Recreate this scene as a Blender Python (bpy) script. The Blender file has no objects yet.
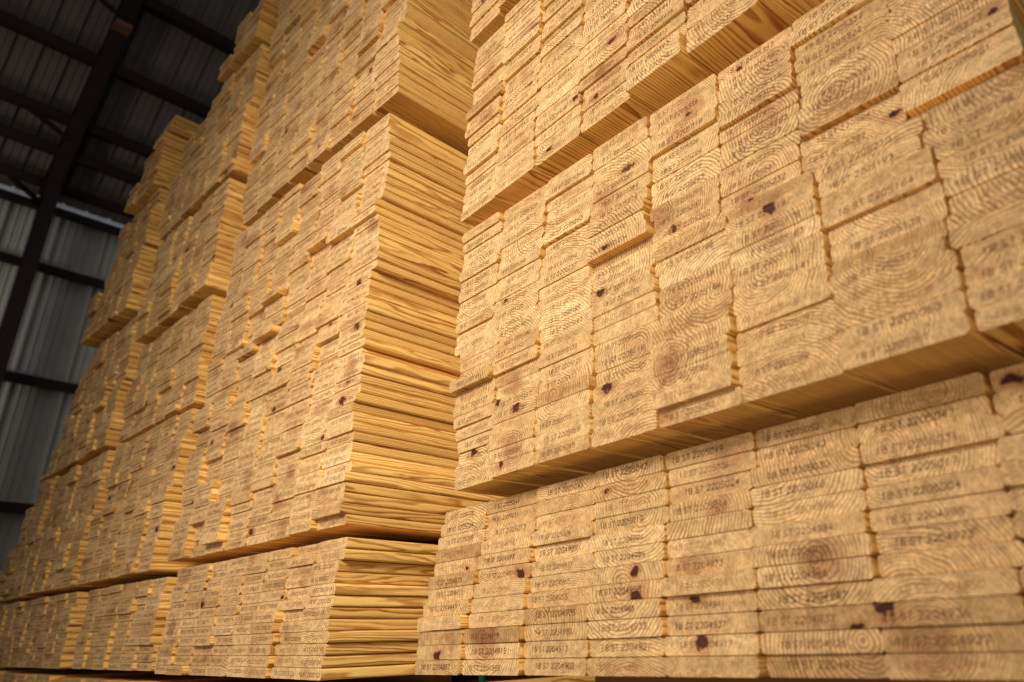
import bpy, math, random
from math import sin, cos, radians, pi
from mathutils import Vector, Matrix

random.seed(11)
scene = bpy.context.scene
COL = scene.collection

# ------------------------------------------------------------------ camera
FPX, CX, CY = 725.0, 602.0, 341.0
PITCH = math.atan2(295, 725); ROLL = radians(1.35); YAW = radians(48.48)
R0 = Vector((sin(YAW), cos(YAW), 0))
F = Vector((-cos(YAW)*cos(PITCH), sin(YAW)*cos(PITCH), sin(PITCH)))
U0 = R0.cross(F)
RV = cos(ROLL)*R0 - sin(ROLL)*U0
UV = sin(ROLL)*R0 + cos(ROLL)*U0

def proj(P):
    P = Vector(P); d = P.dot(F)
    if d < 0.05: return None
    return (CX + FPX*P.dot(RV)/d, CY - FPX*P.dot(UV)/d)

cam = bpy.data.cameras.new('camera')
cam_o = bpy.data.objects.new('camera', cam); COL.objects.link(cam_o)
m = Matrix((RV, UV, -F)).transposed().to_4x4()
cam_o.matrix_world = m
cam.sensor_width = 36.0; cam.lens = FPX*36/1024
cam.shift_x = -(CX-512)/1024
cam.clip_start = 0.02
cam.dof.use_dof = True; cam.dof.focus_distance = 2.35; cam.dof.aperture_fstop = 2.0
scene.camera = cam_o

# ------------------------------------------------------------------ node helpers
class NT:
    def __init__(s, name):
        s.m = bpy.data.materials.new(name); s.m.use_nodes = True
        s.t = s.m.node_tree; s.t.nodes.clear()
        s.out = s.t.nodes.new('ShaderNodeOutputMaterial')
        s.b = s.t.nodes.new('ShaderNodeBsdfPrincipled')
        s.t.links.new(s.b.outputs[0], s.out.inputs[0])
    def n(s, ty, **kw):
        x = s.t.nodes.new(ty)
        for k, v in kw.items(): setattr(x, k, v)
        return x
    def l(s, a, b): s.t.links.new(a, b)
    def put(s, sock, v):
        if isinstance(v, bpy.types.NodeSocket): s.l(v, sock)
        else: sock.default_value = v
    def math(s, op, a, b=0.0, clamp=False):
        x = s.n('ShaderNodeMath', operation=op); x.use_clamp = clamp
        s.put(x.inputs[0], a); s.put(x.inputs[1], b); return x.outputs[0]
    def vmath(s, op, a, b=None):
        x = s.n('ShaderNodeVectorMath', operation=op)
        s.put(x.inputs[0], a)
        if b is not None: s.put(x.inputs[1], b)
        return x.outputs['Value'] if op in ('LENGTH', 'DOT_PRODUCT') else x.outputs[0]
    def mix(s, f, a, b, mode='MIX'):
        x = s.n('ShaderNodeMix', data_type='RGBA', blend_type=mode)
        s.put(x.inputs[0], f); s.put(x.inputs[6], a); s.put(x.inputs[7], b); return x.outputs[2]
    def noise(s, vec, scale, detail=2.0, rough=0.5):
        x = s.n('ShaderNodeTexNoise'); s.put(x.inputs['Vector'], vec)
        x.inputs['Scale'].default_value = scale; x.inputs['Detail'].default_value = detail
        x.inputs['Roughness'].default_value = rough; return x.outputs['Fac']
    def ramp(s, fac, pts):
        x = s.n('ShaderNodeValToRGB'); s.l(fac, x.inputs[0])
        e = x.color_ramp.elements
        while len(e) < len(pts): e.new(0.5)
        for el, (p, c) in zip(e, pts):
            el.position = p; el.color = (c, c, c, 1) if isinstance(c, (int, float)) else (*c, 1)
        return x.outputs[0]
    def maprange(s, v, a, b, c, d):
        x = s.n('ShaderNodeMapRange'); s.l(v, x.inputs[0])
        for i, q in enumerate((a, b, c, d)): x.inputs[i+1].default_value = q
        return x.outputs[0]

def srgb(r, g, b):
    f = lambda c: (c/12.92 if c <= .04045 else ((c+.055)/1.055)**2.4)
    return (f(r/255), f(g/255), f(b/255))
C4 = lambda c: (*c, 1)

# ------------------------------------------------------------------ wood material (solid growth rings, per-board attributes)
def wood_material():
    t = NT('southern_pine')
    wc = t.n('ShaderNodeAttribute', attribute_name='wc').outputs['Vector']
    kn = t.n('ShaderNodeAttribute', attribute_name='kn').outputs['Vector']
    tn = t.n('ShaderNodeAttribute', attribute_name='tn').outputs['Vector']
    eg = t.n('ShaderNodeAttribute', attribute_name='endg').outputs['Fac']
    st = t.n('ShaderNodeSeparateXYZ'); t.l(tn, st.inputs[0])
    tone, spacing, red = st.outputs
    # stretched coordinates
    low = t.vmath('MULTIPLY', wc, (1.0, 0.16, 1.0))
    n1 = t.math('SUBTRACT', t.noise(low, 9.0, 2.0), 0.5)
    n2 = t.math('SUBTRACT', t.noise(low, 45.0, 2.0), 0.5)
    flat = t.vmath('MULTIPLY', wc, (1.0, 0.0, 1.0))
    r = t.vmath('LENGTH', flat)
    r = t.math('ADD', r, t.math('MULTIPLY', n1, 0.042))
    r = t.math('ADD', r, t.math('MULTIPLY', n2, 0.0065))
    ph = t.math('DIVIDE', r, spacing)
    fr = t.math('FRACT', ph)
    late = t.ramp(fr, [(0.0, 0.50), (0.08, 0.0), (0.50, 0.06), (0.76, 0.75), (0.92, 1.0), (1.0, 0.6)])
    # ring to ring variety
    idx = t.math('FLOOR', ph)
    wn = t.n('ShaderNodeTexWhiteNoise', noise_dimensions='2D')
    cmb = t.n('ShaderNodeCombineXYZ'); t.l(idx, cmb.inputs[0]); t.l(red, cmb.inputs[1]); t.l(cmb.outputs[0], wn.inputs['Vector'])
    late = t.math('MULTIPLY', late, t.maprange(wn.outputs['Value'], 0, 1, 0.50, 1.0))
    # end grain colours
    e_light, e_dark = C4(srgb(234, 196, 142)), C4(srgb(152, 102, 58))
    s_light, s_dark = C4(srgb(252, 210, 128)), C4(srgb(168, 98, 38))
    endc = t.mix(late, e_light, e_dark)
    sidec = t.mix(late, s_light, s_dark)
    # reddish heart wood patches
    heart = t.math('MULTIPLY', t.maprange(t.math('ADD', r, t.math('MULTIPLY', n1, 0.09)), 0.012, 0.06, 1.0, 0.0), red, True)
    endc = t.mix(t.math('MULTIPLY', heart, 0.62), endc, C4(srgb(150, 92, 60)))
    sidec = t.mix(t.math('MULTIPLY', heart, 0.35), sidec, C4(srgb(176, 98, 44)))
    # rough sawn end: vertical fuzz and mottling
    fuzz = t.noise(t.vmath('MULTIPLY', wc, (1.0, 0.2, 0.32)), 420.0, 3.0, 0.65)
    mott = t.noise(t.vmath('MULTIPLY', wc, (1.0, 0.1, 1.6)), 34.0, 3.0, 0.6)
    endc = t.mix(1.0, endc, t.ramp(fuzz, [(0.30, 0.56), (0.62, 1.08)]), 'MULTIPLY')
    endc = t.mix(1.0, endc, t.ramp(mott, [(0.32, 0.74), (0.62, 1.06)]), 'MULTIPLY')
    fib = t.noise(t.vmath('MULTIPLY', wc, (1.0, 0.02, 1.0)), 320.0, 2.0)
    sidec = t.mix(1.0, sidec, t.ramp(fib, [(0.30, 0.84), (0.65, 1.05)]), 'MULTIPLY')
    col = t.mix(eg, sidec, endc)
    # pitch patches / knots
    kd = t.vmath('LENGTH', kn)
    kd = t.math('ADD', kd, t.math('MULTIPLY', t.math('SUBTRACT', t.noise(wc, 60.0, 3.0, 0.6), 0.5), 2.4))
    kmask = t.maprange(kd, 0.70, 0.95, 1.0, 0.0)
    halo = t.maprange(kd, 0.8, 2.4, 0.55, 0.0)
    col = t.mix(halo, col, C4(srgb(158, 100, 58)))
    kcol = t.mix(t.noise(wc, 160.0, 2.0), C4(srgb(44, 24, 18)), C4(srgb(104, 62, 44)))
    col = t.mix(kmask, col, kcol)
    tr = t.n('ShaderNodeCombineXYZ')
    t.l(tone, tr.inputs[0]); t.l(t.math('POWER', tone, 1.25), tr.inputs[1]); t.l(t.math('POWER', tone, 1.6), tr.inputs[2])
    col = t.mix(1.0, col, tr.outputs[0], 'MULTIPLY')
    t.l(col, t.b.inputs['Base Color'])
    t.b.inputs['Roughness'].default_value = 0.72
    t.b.inputs['Specular IOR Level'].default_value = 0.25
    bump = t.n('ShaderNodeBump'); bump.inputs['Distance'].default_value = 0.0012
    h = t.mix(eg, fib, t.math('ADD', fuzz, t.math('MULTIPLY', late, 0.35)))
    t.l(h, bump.inputs['Height']); bump.inputs['Strength'].default_value = 0.7
    t.l(bump.outputs[0], t.b.inputs['Normal'])
    return t.m
WOOD = wood_material()

def ink_material(name, c):
    t = NT(name); co = t.n('ShaderNodeTexCoord').outputs['Object']
    t.l(t.mix(t.noise(co, 220.0, 2.0), C4(srgb(*c)), C4(srgb(*[min(255, x*1.6) for x in c]))), t.b.inputs['Base Color'])
    t.b.inputs['Roughness'].default_value = 0.9; t.b.inputs['Specular IOR Level'].default_value = 0.1
    return t.m
INK = [ink_material('dark_stamp_ink', (66, 46, 34)), ink_material('stamp_ink', (92, 66, 46)), ink_material('faded_stamp_ink', (126, 92, 60))]

# ------------------------------------------------------------------ stroke lettering
FONT = {
 '0': [[(0,1),(0,5),(1,6),(3,6),(4,5),(4,1),(3,0),(1,0),(0,1)]],
 '1': [[(1,5),(2,6),(2,0)]],
 '2': [[(0,5),(1,6),(3,6),(4,5),(4,4),(0,0),(4,0)]],
 '3': [[(0,6),(4,6),(2,3.6),(3,3.6),(4,2.6),(4,1),(3,0),(1,0),(0,1)]],
 '4': [[(3,0),(3,6),(0,2),(4,2)]],
 '5': [[(4,6),(0,6),(0,3.5),(3,3.5),(4,2.5),(4,1),(3,0),(0,0)]],
 '6': [[(3.5,6),(1,5),(0,3),(0,1),(1,0),(3,0),(4,1),(4,2.5),(3,3.3),(0,3)]],
 '7': [[(0,6),(4,6),(1.5,0)]],
 '8': [[(1,3.2),(0,4.2),(0,5.2),(1,6),(3,6),(4,5.2),(4,4.2),(3,3.2),(1,3.2),(0,2.2),(0,1),(1,0),(3,0),(4,1),(4,2.2),(3,3.2)]],
 '9': [[(0.5,0),(3,1),(4,3),(4,5),(3,6),(1,6),(0,5),(0,3.5),(1,2.7),(4,3)]],
 'S': [[(4,5),(3,6),(1,6),(0,5),(0,4),(1,3.2),(3,2.8),(4,2),(4,1),(3,0),(1,0),(0,1)]],
 'T': [[(0,6),(4,6)],[(2,6),(2,0)]],
 ' ': [],
}
def text_quads(text, x0, z0, hgt, y, wscale=1.0):
    """flat lettering in the local x-z plane, faces towards -y"""
    q = []; u = hgt/6.0; w = u*0.42; x = x0
    for ch in text:
        for pl in FONT[ch]:
            for (ax, az), (bx, bz) in zip(pl, pl[1:]):
                a = (x+(ax*u+az*u*0.16)*wscale, z0+az*u); b = (x+(bx*u+bz*u*0.16)*wscale, z0+bz*u)
                dx, dz = b[0]-a[0], b[1]-a[1]; L = math.hypot(dx, dz) or 1
                nx, nz = -dz/L*w, dx/L*w; ex, ez = dx/L*w*.6, dz/L*w*.6
                q.append([(a[0]-ex+nx, y, a[1]-ez+nz), (a[0]-ex-nx, y, a[1]-ez-nz), (b[0]+ex-nx, y, b[1]+ez-nz), (b[0]+ex+nx, y, b[1]+ez+nz)])
        x += (4.0 if ch == ' ' else 6.1)*u*wscale*(0.75 if ch == ' ' else 1)
    return q, x

# ------------------------------------------------------------------ boards
T = 0.0381          # row pitch
LENGTH = 2.44

def section(w, t, r, n):
    """rounded rectangle, counter clockwise seen from -y (x right, z up)"""
    pts = []
    for cx, cz, a0 in ((w/2-r, r, -pi/2), (w/2-r, t-r, 0), (-w/2+r, t-r, pi/2), (-w/2+r, r, pi)):
        for k in range(n):
            a = a0 + (pi/2)*k/(n-1)
            pts.append((cx+r*cos(a), cz+r*sin(a)))
    return pts

class Geo:
    """gathers verts / faces with the wood attributes and builds one mesh"""
    def __init__(s): s.v = []; s.f = []; s.mi = []; s.end = []; s.wc = []; s.kn = []; s.tn = []
    def board(s, b, hi, M=None):
        pts = section(b['w'], b['t'], 0.0086, 4 if hi else 2)
        n = len(pts); base = len(s.v)
        for y in (0.0, LENGTH):
            for x, z in pts:
                p = Vector((x, y, z)); s.v.append(M @ p if M else p)
                s.wc.append((x+b['lx']+b['ax']*y, y+b['ly'], z+b['lz']+b['az']*y))
                s.kn.append(((x-b['kx'])/b['ks'], (y-b['ky'])/(b['ks']*2.2), (z-b['kz'])/(b['ks']*b['ka'])))
                s.tn.append((b['tone'], b['sp'], b['red']))
        s.f.append(list(range(base, base+n))); s.end.append(1.0)
        s.f.append(list(range(base+2*n-1, base+n-1, -1))); s.end.append(1.0)
        for i in range(n):
            j = (i+1) % n
            s.f.append([base+j, base+i, base+n+i, base+n+j]); s.end.append(0.0)
        s.mi += [0]*(n+2)
    def quads(s, qs, slot, M=None):
        for q in qs:
            base = len(s.v)
            for p in q:
                p = Vector(p); s.v.append(M @ p if M else p)
                s.wc.append((0, 0, 0)); s.kn.append((9, 9, 9)); s.tn.append((1, .01, 0))
            s.f.append([base, base+1, base+2, base+3]); s.end.append(0.0); s.mi.append(slot)
    def mesh(s, name, mats):
        me = bpy.data.meshes.new(name)
        me.from_pydata(s.v, [], s.f)
        for mt in mats: me.materials.append(mt)
        me.polygons.foreach_set('material_index', s.mi)
        for nm, data in (('wc', s.wc), ('kn', s.kn), ('tn', s.tn)):
            a = me.attributes.new(nm, 'FLOAT_VECTOR', 'POINT')
            a.data.foreach_set('vector', [c for d in data for c in d])
        a = me.attributes.new('endg', 'FLOAT', 'FACE'); a.data.foreach_set('value', s.end)
        me.update(); return me

def runs(n, lo, hi, draw):
    out = []
    while len(out) < n:
        v = draw(); out += [v]*random.randint(lo, hi)
    return out[:n]

BOARDS = []
SERIAL = [2204890]
def pack(key, z0, rows, cols, W, keys, name, group, big_jit=0.013, stamp=True, anchor='left', xwander=0.0, tone=1.0, tilt=0.0, limit=None, faint=False):
    """one strapped pack of boards. keys: [(row, X, Y, yaw_degrees)]; anchor corner is the lower left (or right) front corner"""
    def pose(r):
        r = min(max(r, keys[0][0]), keys[-1][0])
        for a, b in zip(keys, keys[1:]):
            if a[0] <= r <= b[0]:
                f = (r-a[0])/max(1e-6, b[0]-a[0]); return [a[i]+(b[i]-a[i])*f for i in (1, 2, 3)]
        return list(keys[0][1:])
    bj = [runs(rows, 1, 4, lambda: random.uniform(-1, 1)*0.036*W) for c in range(cols+1)]
    dy = [runs(rows, 1, 5, lambda: random.gauss(0, big_jit*0.45) - (random.uniform(.5, 1.6)*big_jit if random.random() < .22 else 0)) for c in range(cols)]
    xs = runs(rows, 1, 4, lambda: random.uniform(-1, 1)*xwander)
    for c in range(cols):
        r = 0
        while r < rows:
            n = random.choice((1, 2, 2, 3, 3, 4))        # boards sawn from one log, still on top of each other
            px = random.uniform(-.09, .09) if random.random() < .8 else random.uniform(-.2, .2)
            pz = (n*T)/2 + random.uniform(-.05, .05) if random.random() < .5 else random.choice((-1, 1))*random.uniform(.05, .16)
            ly = random.uniform(0, 40); sp = random.uniform(.0042, .0092); red = random.random()**1.6
            ax, az = random.uniform(-.02, .02), random.uniform(-.02, .02)
            logtone = random.gauss(1.0, .035)
            for k in range(n):
                if r >= rows: break
                X, Y, yw = pose(r); yw = radians(yw)
                xl = c*W + bj[c][r] + random.choice((.0008, .0012, .002, .004)); xr = (c+1)*W + bj[c+1][r] - random.choice((.0008, .0012, .002, .004))
                if anchor == 'right': xl -= cols*W; xr -= cols*W
                xl += xs[r]; xr += xs[r]
                xm = (xl+xr)/2; yy = dy[c][r] + random.gauss(0, .0032)
                d = Vector((cos(yw), -sin(yw), 0)); nn = Vector((sin(yw), cos(yw), 0))
                loc = Vector((X, Y, z0+r*T+tilt*xm)) + d*xm + nn*yy
                if limit and limit(loc.z) > loc.x-.10: r += 1; continue
                tn_ = logtone*random.gauss(1.0, .05)*tone
                if random.random() < .06: tn_ *= .84
                kn = random.random() < (.15 if key[0] == 'R' else .07)
                w = xr-xl; t = T-.0016
                bd = dict(key=key, c=c, r=r, rows=rows, cols=cols, loc=loc, yaw=-yw, tilt=-tilt, w=w, t=t, name=name, group=group,
                          lx=-px+xm*0, ly=ly, lz=k*T-pz, ax=ax, az=az, tone=tn_, sp=sp, red=red,
                          kx=random.uniform(-.42, .42)*w if kn else 5.0, ky=random.choice((0, 0, 0, random.uniform(.05, .4))), kz=random.uniform(.1, .9)*t,
                          ks=random.uniform(.010, .024), ka=random.uniform(.35, 1.1), knot=kn, anchor=anchor)
                if stamp and random.random() < .93:
                    num = SERIAL[0] + r*13 + c*3 + random.randint(0, 9)
                    bd['text'] = '18 ST %07d' % num
                    bd['ink'] = random.choice((1, 1, 2) if faint else (0, 0, 1, 1, 2))
                    bd['tx'] = random.uniform(-.44, -.30)*w; bd['tz'] = random.uniform(.26, .42)*t
                    bd['th'] = random.uniform(.0105, .0125)
                BOARDS.append(bd); r += 1

# --- right-hand stack -------------------------------------------------------------------------------
Z1, Z2, Z3, Z4 = -0.090, 0.407, 1.366, 2.180
pack('R1', Z1, 12, 9, .2335, [(0, -1.915, 1.345, 4.0), (3, -1.915, 1.345, 4.0), (11, -1.895, 1.375, 4.4)], 'lowest right-hand pack', 'boards in the lowest right-hand pack', tilt=.012)
SERIAL[0] = 2205040
pack('R2', Z2, 24, 8, .2195, [(0, -1.775, 1.306, 6.8), (11, -1.800, 1.325, 5.2), (12, -1.842, 1.340, 4.0), (23, -1.832, 1.358, 3.7)], 'middle right-hand pack', 'boards in the middle right-hand pack', faint=True)
SERIAL[0] = 2205360
pack('R3', Z3, 20, 8, .2130, [(0, -1.835, 1.329, 5.4), (19, -1.800, 1.329, 5.0)], 'upper right-hand pack', 'boards in the upper right-hand pack', faint=True)
SERIAL[0] = 2205700
pack('R4', Z4, 24, 8, .2130, [(0, -1.835, 1.320, 5.0), (23, -1.82, 1.320, 5.0)], 'topmost right-hand pack', 'boards in the topmost right-hand pack', faint=True)
# --- left-hand stack --------------------------------------------------------------------------------
SERIAL[0] = 2203100
pack('L0', -.615, 12, 8, .200, [(0, -2.45, 1.34, 0), (11, -2.45, 1.34, 0)], 'pack under the left-hand stack', 'x', anchor='right')
pack('L1', -.115, 12, 8, .193, [(0, -2.430, 1.335, 0), (11, -2.405, 1.345, 0)], 'lowest left-hand pack', 'boards in the lowest left-hand pack', faint=True, anchor='right', xwander=.010)
SERIAL[0] = 2203400
pack('L2', .385, 48, 8, .2030, [(0, -2.425, 1.340, 0), (23, -2.43, 1.350, 0), (47, -2.415, 1.355, 0)], 'tall left-hand pack', 'boards in the tall left-hand pack', faint=True, anchor='right', xwander=.020)
SERIAL[0] = 2204000
pack('L3', 2.270, 34, 8, .203, [(0, -2.370, 1.335, 0), (33, -2.360, 1.335, 0)], 'upper left-hand pack', 'boards in the upper left-hand pack', faint=True, anchor='right', xwander=.008)
pack('L4', 3.60, 30, 8, .203, [(0, -2.39, 1.33, 0), (29, -2.39, 1.33, 0)], 'topmost left-hand pack', 'x', anchor='right', stamp=False)
# --- farther stacks ---------------------------------------------------------------------------------
def outline(pts):
    def f(z):
        if z <= pts[0][0]: return pts[0][1]
        for (a, xa), (b, xb) in zip(pts, pts[1:]):
            if z <= b: return xa+(xb-xa)*(z-a)/(b-a)
        return pts[-1][1]
    return f
STEP2 = outline([(-1, -5.5), (3.40, -5.34), (3.50, -5.10), (3.66, -4.92), (3.80, -4.62), (4.05, -4.40), (4.20, -4.05), (4.4, -3.7)])
STEP3 = outline([(-1, -8.4), (.30, -7.85), (.56, -7.65), (1.11, -7.31), (1.51, -6.87), (1.91, -6.77), (2.34, -6.49), (2.84, -6.38), (3.25, -6.13), (3.42, -5.86), (3.79, -5.58), (3.80, -5.0)])
def far(key, tiers, y, stamp=False, limit=None):
    for i, (z0, rows, xr, cols, dyy) in enumerate(tiers):
        pack('%s_%d' % (key, i), z0, rows, cols, .203, [(0, xr, y+dyy, 0), (rows, xr+.01, y+dyy, 0)], 'far', 'x', big_jit=.011, stamp=stamp, anchor='right', xwander=.008, tone=.97, limit=limit, faint=True)
far('S2', [(-.610, 12, -4.16, 6, 0), (-.105, 11, -4.03, 6, 0), (.350, 11, -4.16, 6, -.04), (.772, 11, -4.15, 6, .0), (1.220, 17, -4.14, 6, .0), (1.905, 19, -4.12, 6, -.05),
           (2.660, 13, -4.06, 6, -.07), (3.158, 13, -4.05, 6, -.04), (3.690, 9, -4.05, 6, -.09), (4.035, 8, -4.04, 6, -.05), (4.345, 14, -4.03, 6, -.08)], 1.33, True, STEP2)
far('S3', [(-.600, 12, -5.46, 6, 0), (-.105, 11, -5.36, 7, 0), (.350, 11, -5.46, 6, -.02), (.772, 11, -5.46, 6, .01), (1.220, 12, -5.47, 6, -.02), (1.690, 12, -5.47, 6, .0),
           (2.180, 13, -5.45, 6, -.09), (2.690, 12, -5.43, 6, -.07), (3.155, 12, -5.40, 6, -.12), (3.625, 4, -5.38, 4, -.10)], 1.30, True, STEP3)
far('S4', [(-.590, 12, -6.83, 7, 0), (-.105, 11, -6.82, 7, 0), (.350, 11, -6.76, 6, 0), (.772, 12, -6.76, 6, .01), (1.240, 8, -6.76, 6, 0), (1.550, 8, -6.76, 6, .02), (1.870, 12, -6.76, 6, 0)], 1.30, True, STEP3)
far('S5', [(-.580, 12, -8.30, 5, 0), (-.105, 11, -8.30, 4, 0)], 1.295)

# ------------------------------------------------------------------ which 300 boards show largest
def clip_area(poly):
    def clip(ps, f, inter):
        out = []
        for i in range(len(ps)):
            a, b = ps[i-1], ps[i]
            if f(b):
                if not f(a): out.append(inter(a, b))
                out.append(b)
            elif f(a): out.append(inter(a, b))
        return out
    for ax, lim, sg in ((0, 0, 1), (0, 1024, -1), (1, 0, 1), (1, 682, -1)):
        f = lambda p: sg*(p[ax]-lim) >= 0
        def inter(a, b):
            t_ = (lim-a[ax])/(b[ax]-a[ax]); return (a[0]+t_*(b[0]-a[0]), a[1]+t_*(b[1]-a[1]))
        if not poly: return 0.0
        poly = clip(poly, f, inter)
    if len(poly) < 3: return 0.0
    return abs(sum(poly[i-1][0]*poly[i][1]-poly[i][0]*poly[i-1][1] for i in range(len(poly))))/2

def area_of(b):
    M = Matrix.Translation(b['loc']) @ Matrix.Rotation(b['yaw'], 4, 'Z') @ Matrix.Rotation(b['tilt'], 4, 'Y')
    P = lambda x, y, z: proj(M @ Vector((x, y, z)))
    w, t = b['w']/2, b['t']
    q = [P(-w, 0, 0), P(w, 0, 0), P(w, 0, t), P(-w, 0, t)]
    a = clip_area(q) if all(q) else 0
    if b['key'][0] == 'L' and b['c'] == b['cols']-1:
        q = [P(w, 0, 0), P(w, .38, 0), P(w, .38, t), P(w, 0, t)]
        if all(q): a += clip_area(q)
    return a
for b in BOARDS: b['area'] = area_of(b)
ranked = sorted([b for b in BOARDS if b['key'][0] in 'RL' and b['group'] != 'x'], key=lambda b: -b['area'])
CHOSEN = set(id(b) for b in ranked[:300])

ORD = ['', 'first', 'second', 'third', 'fourth', 'fifth', 'sixth', 'seventh', 'eighth', 'ninth', 'tenth', 'eleventh', 'twelfth', 'thirteenth', 'fourteenth', 'fifteenth', 'sixteenth',
       'seventeenth', 'eighteenth', 'nineteenth', 'twentieth', 'twenty-first', 'twenty-second', 'twenty-third', 'twenty-fourth']
def nth(i):
    if i < len(ORD): return ORD[i]
    return '%s-%s' % (['', '', 'twenty', 'thirty', 'forty'][i//10], ORD[i % 10]) if i % 10 else ['', '', 'twentieth', 'thirtieth', 'fortieth'][i//10]

def label_for(b):
    if b['anchor'] == 'right':
        c = b['cols']-b['c']; colw = 'corner column' if c == 1 else '%s column from the corner' % nth(c)
    else:
        c = b['c']+1; colw = 'leftmost column' if c == 1 else '%s column from left' % nth(c)
    top = b['rows']-b['r']; bot = b['r']+1
    if top == 1: roww = 'top'
    elif bot == 1: roww = 'bottom'
    elif top < bot: roww = '%s from top' % nth(top)
    else: roww = '%s from bottom' % nth(bot)
    look = 'knotty pine board' if b['knot'] else ('dull pine board' if b['tone'] < .88 else ('pale pine board' if b['tone'] > 1.06 else 'pine board'))
    return '%s %s, %s, %s' % (look, roww, colw, b['name'])

stuff = Geo()
for b in BOARDS:
    M = Matrix.Translation(b['loc']) @ Matrix.Rotation(b['yaw'], 4, 'Z') @ Matrix.Rotation(b['tilt'], 4, 'Y')
    qs = None
    if b.get('text'):
        width = text_quads(b['text'], 0, 0, b['th'], 0)[1]
        ws = min(1.0, (b['w']*.46-b['tx'])/width)
        qs, _ = text_quads(b['text'], b['tx'], b['tz'], b['th'], -.0004, ws)
    if id(b) in CHOSEN:
        g = Geo(); g.board(b, True)
        o = bpy.data.objects.new('lumber_board', g.mesh('lumber_board', [WOOD])); COL.objects.link(o)
        o.location = b['loc']; o.rotation_euler = (0, b['tilt'], b['yaw'])
        o['label'] = label_for(b); o['category'] = 'board'; o['group'] = b['group']
        if qs:
            g = Geo(); g.quads(qs, 0)
            s = bpy.data.objects.new('ink_stamp', g.mesh('ink_stamp', [INK[b['ink']]])); COL.objects.link(s)
            s.parent = o
    else:
        p = proj(b['loc'])
        stuff.board(b, False, M)
        if qs and p and -60 < p[0] < 1100 and -60 < p[1] < 740: stuff.quads(qs, 1+b['ink'], M)
so = bpy.data.objects.new('stacked_boards', stuff.mesh('stacked_boards', [WOOD]+INK)); COL.objects.link(so)
so['kind'] = 'stuff'; so['label'] = 'remaining pine boards filling the tall stacks to left and above'; so['category'] = 'boards'; so['group'] = 'stacked boards farther away'

# ------------------------------------------------------------------ simple mesh helpers for the shed
def mesh_obj(name, verts, faces, mat, parent=None):
    me = bpy.data.meshes.new(name); me.from_pydata([Vector(v) for v in verts], [], faces); me.update()
    me.materials.append(mat)
    o = bpy.data.objects.new(name, me); COL.objects.link(o)
    if parent: o.parent = parent
    return o
def prism(profile, a, b, up=(0, 0, 1)):
    """sweep a 2D profile (side, up) from point a to b"""
    a, b, up = Vector(a), Vector(b), Vector(up); d = (b-a).normalized(); s = d.cross(up).normalized(); u = s.cross(d)
    n = len(profile); V = [p + s*x + u*z for p in (a, b) for x, z in profile]
    Fc = [[i, (i+1) % n, n+(i+1) % n, n+i] for i in range(n)] + [list(range(n))[::-1], list(range(n, 2*n))]
    return V, Fc
def box(x0, x1, y0, y1, z0, z1):
    V = [(x, y, z) for x in (x0, x1) for y in (y0, y1) for z in (z0, z1)]
    return V, [[0,1,3,2],[4,6,7,5],[0,4,5,1],[2,3,7,6],[0,2,6,4],[1,5,7,3]]
def ibeam(w, h, tf, tw):
    return [(-w/2,0),(w/2,0),(w/2,tf),(tw/2,tf),(tw/2,h-tf),(w/2,h-tf),(w/2,h),(-w/2,h),(-w/2,h-tf),(-tw/2,h-tf),(-tw/2,tf),(-w/2,tf)]
def zee(w, h, t):
    return [(0,0),(w,0),(w,t),(t,t),(t,h),(-w+t,h),(-w+t,h-t),(0,h-t)]

def metal(name, base, rough=.5, metallic=0.0, var=.15, scale=3.0):
    t = NT(name); co = t.n('ShaderNodeTexCoord').outputs['Object']
    n = t.noise(co, scale, 4.0, .6)
    d = C4([c*(1-var) for c in base]); l = C4([min(1, c*(1+var)) for c in base])
    t.l(t.mix(n, d, l), t.b.inputs['Base Color'])
    t.b.inputs['Roughness'].default_value = rough; t.b.inputs['Metallic'].default_value = metallic
    return t.m
M_WALL = metal('galvanised_wall_sheet', srgb(190, 184, 172), .55)
M_ROOF = metal('roof_sheet', srgb(136, 124, 114), .6)
M_STEEL = metal('dark_red_oxide_steel', srgb(52, 32, 28), .6)
M_BOLT = metal('bright_bolt', srgb(210, 205, 200), .4)
M_PLATE = metal('rusty_plate', srgb(150, 100, 66), .6)
M_CONC = metal('concrete', srgb(120, 112, 104), .85, var=.2, scale=6)
M_BEARER = metal('bearer_timber', srgb(120, 82, 46), .8)
M_GREEN = metal('green_strapping', srgb(30, 110, 70), .4)
def translucent():
    t = NT('translucent_strip'); co = t.n('ShaderNodeTexCoord').outputs['Object']
    t.l(t.mix(t.noise(co, 4.0), C4(srgb(190, 190, 185)), C4(srgb(225, 225, 220))), t.b.inputs['Base Color'])
    t.b.inputs['Emission Color'].default_value = (.9, .92, 1, 1); t.b.inputs['Emission Strength'].default_value = .07
    return t.m
M_TRANS = translucent()

def thing(o, label, cat, group=None):
    o['label'] = label; o['category'] = cat
    if group: o['group'] = group
    return o
def struct(o): o['kind'] = 'structure'; return o

# floor
FLZ = -.70
V, Fc = box(-14, 5, -7, 12, FLZ-.1, FLZ); struct(mesh_obj('floor', V, Fc, M_CONC))
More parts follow.
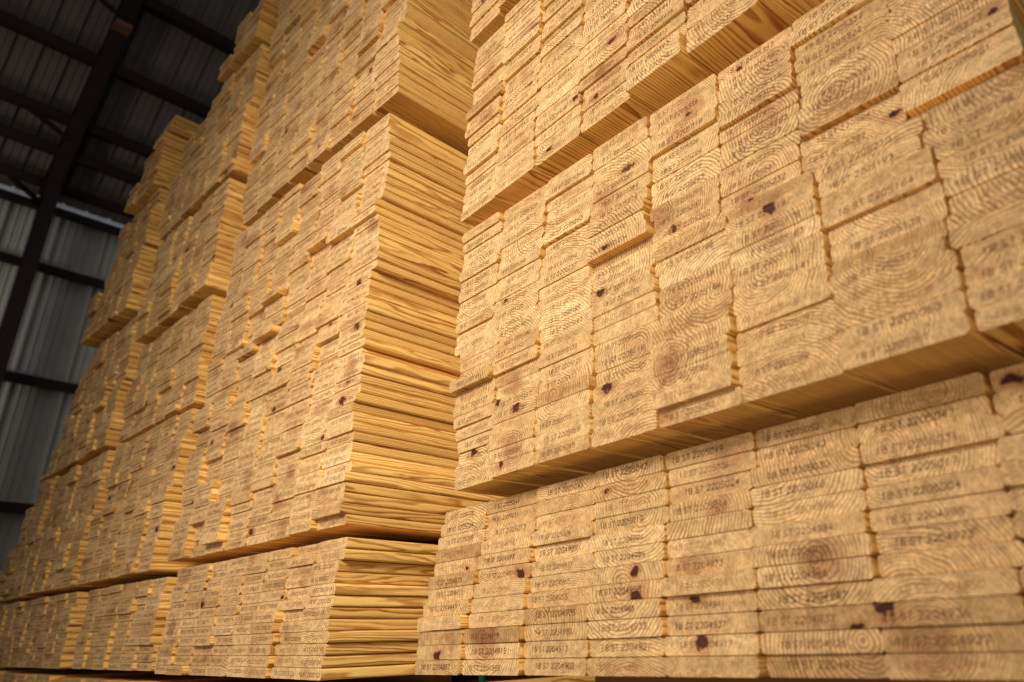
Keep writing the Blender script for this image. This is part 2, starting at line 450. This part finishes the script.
# wall on the left: ribbed sheet at x = XW, along y
XW = -12.0; EAVE = 6.02
def ribbed(length, pitch, rib, h):
    pts = []; y = 0.0
    while y < length:
        pts += [(y, 0), (y+pitch*.30, 0), (y+pitch*.32, h*.25), (y+pitch*.36, h*.25), (y+pitch*.38, 0), (y+pitch*.62, 0), (y+pitch*.64, h*.25), (y+pitch*.68, h*.25), (y+pitch*.70, 0), (y+pitch-rib, 0), (y+pitch-rib*.72, h), (y+pitch-rib*.28, h)]
        y += pitch
    return pts
pr = ribbed(16.0, .30, .055, .05)
V = []; Fc = []
for y, h in pr:
    V += [(XW+h, -5+y, FLZ), (XW+h, -5+y, EAVE-.04)]
for i in range(len(pr)-1): Fc.append([2*i, 2*i+2, 2*i+3, 2*i+1])
struct(mesh_obj('wall_left', V, Fc, M_WALL))
# translucent strip between wall head and eave
V = []; Fc = []
for y, h in pr:
    V += [(XW+h-.05, -5+y, EAVE-.04), (XW+h-.05, -5+y, EAVE+.11)]
for i in range(len(pr)-1): Fc.append([2*i, 2*i+2, 2*i+3, 2*i+1])
struct(mesh_obj('window_1', V, Fc, M_TRANS))
# roof slope, rising towards +x
SL = .97
def roofz(x): return EAVE+.30 + (x-XW)*SL
V = []; Fc = []
for y, h in pr:
    for x in (XW-.4, XW+9): V.append((x+h*.7, -5+y, roofz(x)+.16-h*.7))
for i in range(len(pr)-1): Fc.append([2*i, 2*i+1, 2*i+3, 2*i+2])
struct(mesh_obj('ceiling', V, Fc, M_ROOF))
# steel column + rafter
CYY = 1.345
o = mesh_obj('steel_column', *prism(ibeam(.16, .22, .015, .012), (XW+.36, CYY, FLZ), (XW+.36, CYY, EAVE+.05), (1, 0, 0)), M_STEEL)
thing(o, 'dark steel column against the ribbed metal wall at far left', 'column')
o = mesh_obj('roof_rafter', *prism(ibeam(.18, .34, .016, .012), (XW+.10, CYY, roofz(XW+.10)-.50), (XW+8, CYY, roofz(XW+8)-.50), (0, 0, 1)), M_STEEL)
thing(o, 'dark steel rafter rising from the column under the roof', 'rafter')
xp = XW+2.15; zp = roofz(xp)-.52
mesh_obj('splice_plate', *box(xp-.10, xp+.10, CYY-.10, CYY+.10, zp-.05, zp+.03), M_PLATE, o)
for a, b in (((-10.38, .70, 6.46), (-10.63, 1.27, 6.36)), ((-11.40, .85, 5.95), (-11.81, 1.27, 5.93)), ((-9.62, 1.02, 7.95), (-9.44, 1.27, 7.70))):
    mesh_obj('brace', *prism([(-.025, -.025), (.025, -.025), (.025, .025), (-.025, .025)], a, b), M_STEEL, o)
# purlins
PU = [(.22, 'dark steel eave strut along the top edge of the pale strip'), (.60, 'dark steel purlin lowest on the roof, just above the wall head'), (.95, 'dark steel purlin second above the wall head'), (1.62, 'dark steel purlin third above the wall head, braced to rafter'), (2.38, 'dark steel purlin fourth above the wall head'), (3.30, 'dark steel purlin uppermost of those crossing the roof')]
for dx, lab in PU:
    x = XW+dx
    o = mesh_obj('purlin', *prism(zee(.13, .32, .016), (x, -4.9, roofz(x)-.38), (x, 10.5, roofz(x)-.38), (-.7, 0, .7)), M_STEEL)
    thing(o, lab, 'purlin', 'purlins under the roof')
# girts along the wall
for z, lab in ((EAVE-.13, 'dark steel girt at the head of the ribbed wall'), (4.98, 'dark steel girt uppermost across the ribbed wall sheets'), (3.36, 'dark steel girt halfway up the ribbed wall sheets'), (1.69, 'dark steel girt lowest across the ribbed wall sheets')):
    o = mesh_obj('girt', *prism(zee(.11, .14, .014), (XW+.147, -4.9, z-.08), (XW+.147, 10.5, z-.08)), M_STEEL)
    thing(o, lab, 'girt', 'girts on the left wall')

# bearers under and between packs
def bearer(x0, x1, y, z0, z1):
    o = mesh_obj('timber_bearer', *box(x0, x1, y, y+.09, z0+.0005, z1-.0005), M_BEARER)
    thing(o, 'timber bearer in the dark gap between stacked packs', 'bearer', 'bearers between the packs')
for y in (1.85, 3.0):
    bearer(-1.70, -.10, y, FLZ, Z1)
    bearer(-1.70, -.25, y, Z1+12*T+.020, Z2); bearer(-1.70, -.25, y, Z2+24*T, Z3); bearer(-1.70, -.25, y, Z3+20*T, Z4)
    bearer(-3.95, -2.55, y, FLZ, -.615)
    bearer(-3.90, -2.55, y, -.615+12*T, -.115); bearer(-3.90, -2.55, y, -.115+12*T, .385); bearer(-3.90, -2.55, y, .385+48*T, 2.270)
# green strap end under the lowest right-hand pack
o = mesh_obj('strap', *box(-1.672, -1.652, 1.36, 1.366, -.30, Z1-.001), M_GREEN)
thing(o, 'green strap end hanging below the lowest right-hand pack', 'strap')

# ------------------------------------------------------------------ light
w = bpy.data.worlds.new('world'); scene.world = w; w.use_nodes = True
bg = w.node_tree.nodes['Background']; bg.inputs[0].default_value = (.80, .90, 1.0, 1); bg.inputs[1].default_value = .13
def area(name, loc, target, size, power, color):
    l = bpy.data.lights.new(name, 'AREA'); l.shape = 'RECTANGLE'; l.size = size[0]; l.size_y = size[1]; l.energy = power; l.color = color
    o = bpy.data.objects.new(name, l); COL.objects.link(o); o.location = loc
    o.rotation_euler = (Vector(target)-Vector(loc)).to_track_quat('-Z', 'Y').to_euler(); return o
area('doorway_light', (-.25, -3.2, 3.0), (-2.6, 1.4, 1.05), (1.2, 1.2), 57, (1.0, .93, .84)).data.spread = radians(70)
area('underside_fill', (.0, -2.0, -.35), (-2.5, 1.5, 1.2), (2.5, .6), 23, (1.0, .90, .76)).data.spread = radians(110)  # added low fill that lifts the board undersides, not a real source
area('shed_opening', (-4.5, -4.5, 3.5), (-7.0, 1.3, 2.0), (4.0, 3.0), 26, (1.0, .94, .87))
area('wall_bounce_fill', (-7.5, -4.6, 1.2), (-12.0, 1.2, 3.6), (2.5, 2.0), 22, (.97, .98, 1.0)).data.spread = radians(80)  # added bounce lamp to brighten the left wall and roof, no opening there

scene.view_settings.view_transform = 'Standard'
try: scene.view_settings.look = 'Medium High Contrast'
except Exception: pass
scene.view_settings.exposure = 0.0
